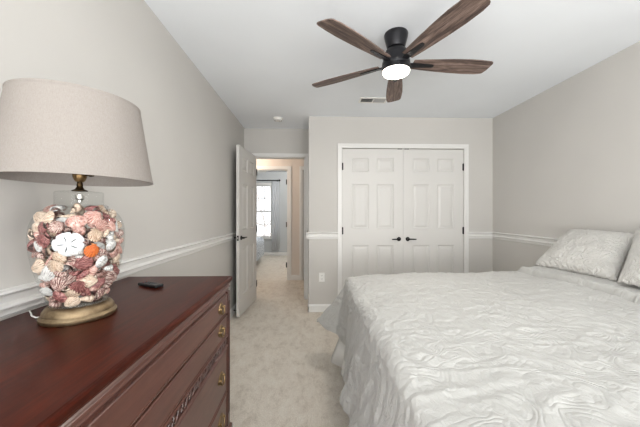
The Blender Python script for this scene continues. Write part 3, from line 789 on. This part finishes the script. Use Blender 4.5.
def feature(kind, colr, deg, z, size, roll, label, cat='seashell', depth=None, tilt=0, long=False):
    if kind == 'dollar':
        o = dollar().build('sand_dollar', SH['chalk'], smooth=True)
        for k in range(5):
            a = 2*PI*k/5 + .5
            sl = MB().tube([(.22*math.cos(a), .2*math.sin(a), .19), (.42*math.cos(a), .4*math.sin(a), .175), (.64*math.cos(a), .6*math.sin(a), .135)], [.02, .035, .02], 6).build('petal_slit', M['dark'], o)
    else: o = shell_obj(kind, colr)
    put(o, R(deg), z, size, depth if depth is not None else (.012 if not long else size*.5+.003), roll, tilt, long)
    tag(o, label, cat); feat.append((R(deg), z, size))
feature('dollar', '', -13, .238, .037, .2, 'large white sand dollar with dark slits behind the lamp glass, facing front', 'sand dollar', .0105)
feature('scallop', 'orange', 15, .217, .022, 2.9, 'bright orange scallop shell in the lamp jar, right of the sand dollar', depth=.011)
feature('clam', 'white', 31, .178, .0205, .9, 'white oval clam shell below the orange shell in the lamp jar', depth=.012)
feature('scallop', 'purple', -47, .252, .025, 2.4, 'purple brown scallop shell at the upper left of the lamp jar', depth=.013)
feature('scallop', 'purple', -1, .112, .025, 3.1, 'purple pink ribbed scallop low in the front of the lamp jar', depth=.012)
feature('whelk', 'white', 52, .150, .019, .9, 'pale whelk at the lower right of the lamp jar', long=True)
feature('clam', 'purple', -36, .082, .022, -.9, 'dark purple mussel shaped shell near the bottom left of the lamp jar', depth=.012)
feature('cone', 'speckled', -8, .180, .020, 1.45, 'speckled cone shell just below the sand dollar', long=True)
feature('scallop', 'tan', 19, .262, .022, 3.4, 'tan fan shell just above the orange shell in the lamp jar', depth=.014)
feature('clam', 'white', 45, .225, .020, .6, 'chalky white shell at the right side of the lamp jar beside the orange one', depth=.012)
feature('scallop', 'cream', -32, .178, .024, 2.8, 'cream ribbed shell at the lower left of the sand dollar', depth=.013)
feature('scallop', 'purple', 32, .112, .020, 2.2, 'reddish brown scallop at the lower right of the lamp jar', depth=.012)
feature('clam', 'pink', -4, .302, .026, .2, 'smooth pink shell high in the front of the lamp jar above the sand dollar', depth=.014)
rs = random.Random(11)
kinds = ['scallop', 'cockle', 'clam', 'whelk', 'auger', 'cone']; kw_ = [4, 3.5, 1.6, 4.5, 2, 3]
cols = ['cream', 'pink', 'purple', 'speckled', 'white', 'tan']; cw_ = [5, 5, 2.4, 3.5, 3, 2]
words = {'cream': 'cream', 'pink': 'pale pink', 'purple': 'purple brown', 'speckled': 'brown speckled', 'white': 'white', 'tan': 'tan'}
def zone(z): return 'near the bottom' if z < .14 else ('at mid height' if z < .25 else 'near the top')
cnt = 0
for layer, dep, step in ((0, .015, .032), (1, .036, .033)):
    z = .066 if layer == 0 else .075
    while z < (.342 if layer == 0 else .325):
        rr = jar_r(z) - dep
        n = max(5, int(2*PI*rr/(step*1.06)))
        off = rs.uniform(0, 2*PI)
        for i in range(n):
            dl = (off + 2*PI*i/n + rs.uniform(-.06, .06) + PI) % (2*PI) - PI
            zz = min(.337, max(.064, z + rs.uniform(-.005, .005)))
            size = rs.uniform(.019, .0255)
            if layer == 0 and any(math.hypot((dl-fd)*jar_r(zz), zz-fz) < fs_*.80+.006 for fd, fz, fs_ in feat): continue
            k = rs.choices(kinds, kw_)[0]; c = rs.choices(cols, cw_)[0]
            if cnt >= 285: continue
            cnt += 1
            lg = k in ('whelk', 'auger', 'cone')
            o = shell_obj(k, c)
            sz = size*(1.0 if not lg else .98)
            put(o, dl, zz, sz, dep + (.004 if lg else 0), rs.uniform(0, 2*PI), rs.uniform(-.35, .35) if not lg else rs.uniform(-.2, .2), lg)
            side = 'against the glass' if layer == 0 else 'buried inside'
            nm = KIND[k][0].replace('_', ' ')
            tag(o, '%s %s %s of the lamp jar, %s' % (words[c], nm, zone(zz), side), 'seashell',
                'seashells: %s %s %s, %s' % (words[c], nm, zone(zz), side))
        z += step*.86

# ------------------------------------------------------------ the bed
MX0, MX1, MY0, MY1, MZ = .30, 2.27, .42, 2.20, .765
bed = empty('bed', ((MX0+MX1)/2, (MY0+MY1)/2, 0)); tag(bed, 'large bed under a white quilt filling the right side of the room', 'bed')
bc = bed.location
def Bm(mb, name, mat, **kw):
    mb.v = [(x-bc.x, y-bc.y, z) for x, y, z in mb.v]; return mb.build(name, mat, bed, **kw)
o = Bm(MB().box(MX0, MX1, MY0, MY1, .43, MZ-.055), 'mattress', M['sheet'], smooth='full', bevel=.05); o.modifiers['b'].segments = 4
Bm(MB().box(MX0+.02, MX1, MY0+.02, MY1-.02, .17, .425), 'box_spring', M['sheet'], bevel=.02)
fr = MB().box(MX0+.05, MX1, MY0+.05, MY1-.05, .13, .165)
Bm(fr, 'bed_frame', M['black'])
for x in (MX0+.1, MX1-.1):
    for y in (MY0+.1, MY1-.1): Bm(MB().lathe([(0, 0), (.022, 0), (.022, .13), (0, .13)], (x, y, 0), 14), 'leg', M['black'], smooth=True)
# pleated skirt along foot and both sides
pts = []
per = [(MX1, MY1+.012), (MX0-.0, MY1+.012), (MX0-.0, MY0-.012), (MX1, MY0-.012)]
sk_v = []; sk_f = []
path = []
for (p, q) in zip(per, per[1:]):
    L = math.hypot(q[0]-p[0], q[1]-p[1]); n = int(L/.02); nx, ny = (q[1]-p[1])/L, -(q[0]-p[0])/L
    for i in range(n): t = i/n; path.append((p[0]+(q[0]-p[0])*t, p[1]+(q[1]-p[1])*t, nx, ny, L*t))
path.append((per[-1][0], per[-1][1], 0, -1, 0))
ZS = [.43, .32, .21, .10]
for k, z in enumerate(ZS):
    for (x, y, nx, ny, s) in path:
        d = (.006+.010*k)*math.sin(s*2*PI/.17)+(.014+.016*k)
        cf = max(0, min(1, (y-1.9)/.3))*.032*k
        sk_v.append((x-abs(d)*.6-cf if abs(x-MX0) < .02 else x, y+(d if y > MY1 else (-d if y < MY0 else 0)), z))
n = len(path)
for k in range(len(ZS)-1):
    for i in range(n-1): sk_f.append((k*n+i, k*n+i+1, (k+1)*n+i+1, (k+1)*n+i))
sk_ = Bm(MB().add(sk_v, sk_f), 'bed_skirt', M['sheet'], smooth='full')
so = sk_.modifiers.new('s', 'SOLIDIFY'); so.thickness = .003

# quilt: cloth laid over the mattress, folding over edges
rng = np.random.RandomState(5)
def vnoise(x, y, freq, seed):
    r = np.random.RandomState(seed); g = r.rand(64, 64)
    X = x*freq + 100; Y = y*freq + 100; xi = np.floor(X).astype(int); yi = np.floor(Y).astype(int); fx = X-xi; fy = Y-yi
    fx = fx*fx*(3-2*fx); fy = fy*fy*(3-2*fy); G = lambda a, b: g[a % 64, b % 64]
    return (G(xi,yi)*(1-fx)+G(xi+1,yi)*fx)*(1-fy) + (G(xi,yi+1)*(1-fx)+G(xi+1,yi+1)*fx)*fy - .5
QX1 = 2.02                 # head edge of the quilt, under the pillows
LF, LS = .47, .45          # drop at the foot and at the sides
NA, NB = 460, 420
ex0, ey0, ey1 = MX0+.015, MY0+.02, MY1-.015
a = np.linspace(0, (QX1-ex0)+LF, NA); b = np.linspace(-LS, (ey1-ey0)+LS, NB)
A, B = np.meshgrid(a, b, indexing='ij')
ea = np.maximum(0, A-(QX1-ex0)); eb = np.maximum(0, B-(ey1-ey0)) + np.minimum(0, B)
ebs = np.abs(eb); p = 3.2
Lq = (ea**p + ebs**p)**(1/p); den = np.sqrt(ea**2+ebs**2)+1e-9
nx = ea/den; ny = eb/den
X0 = np.where(ea > 0, ex0, QX1-A); Y0 = np.clip(B, 0, ey1-ey0) + ey0
rb = .055; arc = rb*PI/2
phi = np.clip(Lq/rb, 0, PI/2)
rest = np.maximum(0, Lq-arc); RM = LF-arc; rt = rest/RM
corner = np.clip(2*np.minimum(ea, ebs)/den, 0, 1)
tgt_foot = np.interp(Y0, [.4, .9, 1.18, 1.4, 1.61, 1.92, 2.1, 2.2], [.15, .165, .155, .175, .115, .075, .09, .13])
tgt = np.where(ea >= ebs, tgt_foot, .10+.03*np.sin(X0*9)) + .17*corner**.8
hang = (tgt-rb)*np.clip(rt, 0, 1.6)**1.15
off = rb*np.sin(phi) + hang
drop = rb*(1-np.cos(phi)) + np.sqrt(np.maximum(0, rest**2-hang**2*.9))
t_along = np.where(ea > ebs, Y0, X0)
fold = np.sin(t_along*2*PI/.23+2.1)*.5 + vnoise(X0, Y0, 6, 3)
off = np.maximum(0, off + fold*.020*np.clip(rt, 0, 1)*(1-corner))
QX = X0 - off*nx; QY = Y0 + off*ny; top = MZ + .012
QZ = top - drop
inside = 1-np.clip(Lq/.06, 0, 1)
QZ = QZ + inside*(.030*vnoise(X0, Y0, 1.6, 9) + .016*vnoise(X0, Y0, 5, 10) + .014*np.clip((X0-.9)/1.2, 0, 1)) - .030*np.exp(-(X0-ex0)/.22)
# fine relief of the woven scroll pattern, mostly in the shader, lightly in the mesh
wr = .006*vnoise(A, B, 22, 12) + .005*vnoise(A+.3*vnoise(A, B, 5, 2), B, 38, 13)
wr = wr + .004*(1-np.abs(np.sin(14*vnoise(A, B, 3.5, 21)+9*vnoise(A, B, 8, 22))))
QZ = QZ + wr*inside; QX = QX - wr*nx*(1-inside)*1.3; QY = QY + wr*ny*(1-inside)*1.3
# folded back band at the head: a thicker layer with a ridge
xf = 1.66 + .02*np.sin(Y0*5)
step = 1/(1+np.exp(-(X0-xf)/.004))
QZ = QZ + step*inside*.022*(1+.5*np.exp(-((X0-xf-.02)/.02)**2)) - .016*np.exp(-((X0-xf+.012)/.008)**2)*inside
QZ = np.maximum(QZ, .03)
vs = np.stack([QX, QY, QZ], -1).reshape(-1, 3)
idx = np.arange(NA*NB).reshape(NA, NB)
fs = np.stack([idx[:-1,:-1], idx[1:,:-1], idx[1:,1:], idx[:-1,1:]], -1).reshape(-1, 4)
me = bpy.data.meshes.new('quilt'); me.from_pydata(vs.tolist(), [], fs.tolist()); me.update()
uvl = me.uv_layers.new(name='UVMap'); AB = np.stack([A, B], -1).reshape(-1, 2)
li = np.zeros(len(me.loops), dtype=np.int32); me.loops.foreach_get('vertex_index', li)
uvl.data.foreach_set('uv', AB[li].astype(np.float32).ravel())
me.polygons.foreach_set('use_smooth', [True]*len(me.polygons)); me.materials.append(M['quilt'])
q = bpy.data.objects.new('quilt', me); col.objects.link(q)
so = q.modifiers.new('s', 'SOLIDIFY'); so.thickness = .006; so.offset = 1
tag(q, 'white textured matelasse quilt spread over the bed and hanging at its foot', 'quilt')

# pillows in shams
def pillow(bl, br, tr, tl, th, seed, label):
    r = np.random.RandomState(seed); N = 70; NN = 56
    u = np.linspace(-1, 1, N); v = np.linspace(-1, 1, NN); U, V = np.meshgrid(u, v, indexing='ij')
    pr = (np.clip(1-np.abs(U)**2.6, 0, 1)**.55)*(np.clip(1-np.abs(V)**2.6, 0, 1)**.55)
    bl, br, tr, tl = (np.array(p) for p in (bl, br, tr, tl)); cen = (bl+br+tr+tl)/4
    nrm = np.cross(br-bl, tl-bl); nrm = nrm/np.linalg.norm(nrm)
    if nrm[0] > 0: nrm = -nrm
    P = (U*(1-.05*(1-V**2)*np.abs(U)**3)+1)/2; Q = (V*(1-.06*(1-U**2)*np.abs(V)**3)+1)/2
    P = P[..., None]; Q = Q[..., None]
    S = bl*(1-P)*(1-Q)+br*P*(1-Q)+tr*P*Q+tl*(1-P)*Q-cen
    wrk = .010*vnoise(U, V, 3, seed)+.006*vnoise(U, V, 9, seed+1)
    vs = []; fs = []
    zt = th/2*pr + wrk*np.sqrt(pr)+.002; zb = -th/2*pr - .002 + wrk*.5*pr
    edge = .006*np.sin(U*40)*(np.abs(V) > .96) 
    for Z in (zt, zb): vs += (S+nrm*(Z+edge)[..., None]).reshape(-1, 3).tolist()
    id_ = np.arange(N*NN).reshape(N, NN)
    f1 = np.stack([id_[:-1,:-1], id_[1:,:-1], id_[1:,1:], id_[:-1,1:]], -1).reshape(-1, 4)
    fs = f1.tolist() + (f1[:, ::-1]+N*NN).tolist()
    rim = list(id_[:, 0]) + list(id_[-1, 1:]) + list(id_[::-1, -1][1:]) + list(id_[0, ::-1][1:-1])
    for i in range(len(rim)):
        j = (i+1) % len(rim); fs.append((int(rim[i]), int(rim[j]), int(rim[j]+N*NN), int(rim[i]+N*NN)))
    o = MB().add(vs, fs).build('pillow', M['sham'], smooth='full'); o.location = tuple(cen)
    fl_ = MB(); 
    outl = []
    for sgn in (1,):
        pass
    return tag(o, label, 'pillow')
pillow((1.80, 2.25, .82), (1.85, 1.67, .825), (2.207, 1.862, 1.096), (2.207, 2.362, 1.099), .15, 3, 'white textured sham pillow at the far corner, leaning on the wall')
pillow((1.775, 1.60, .84), (1.74, .95, .84), (2.16, 1.08, 1.13), (2.17, 1.84, 1.13), .16, 8, 'white textured sham pillow cut off by the right edge of the photo')
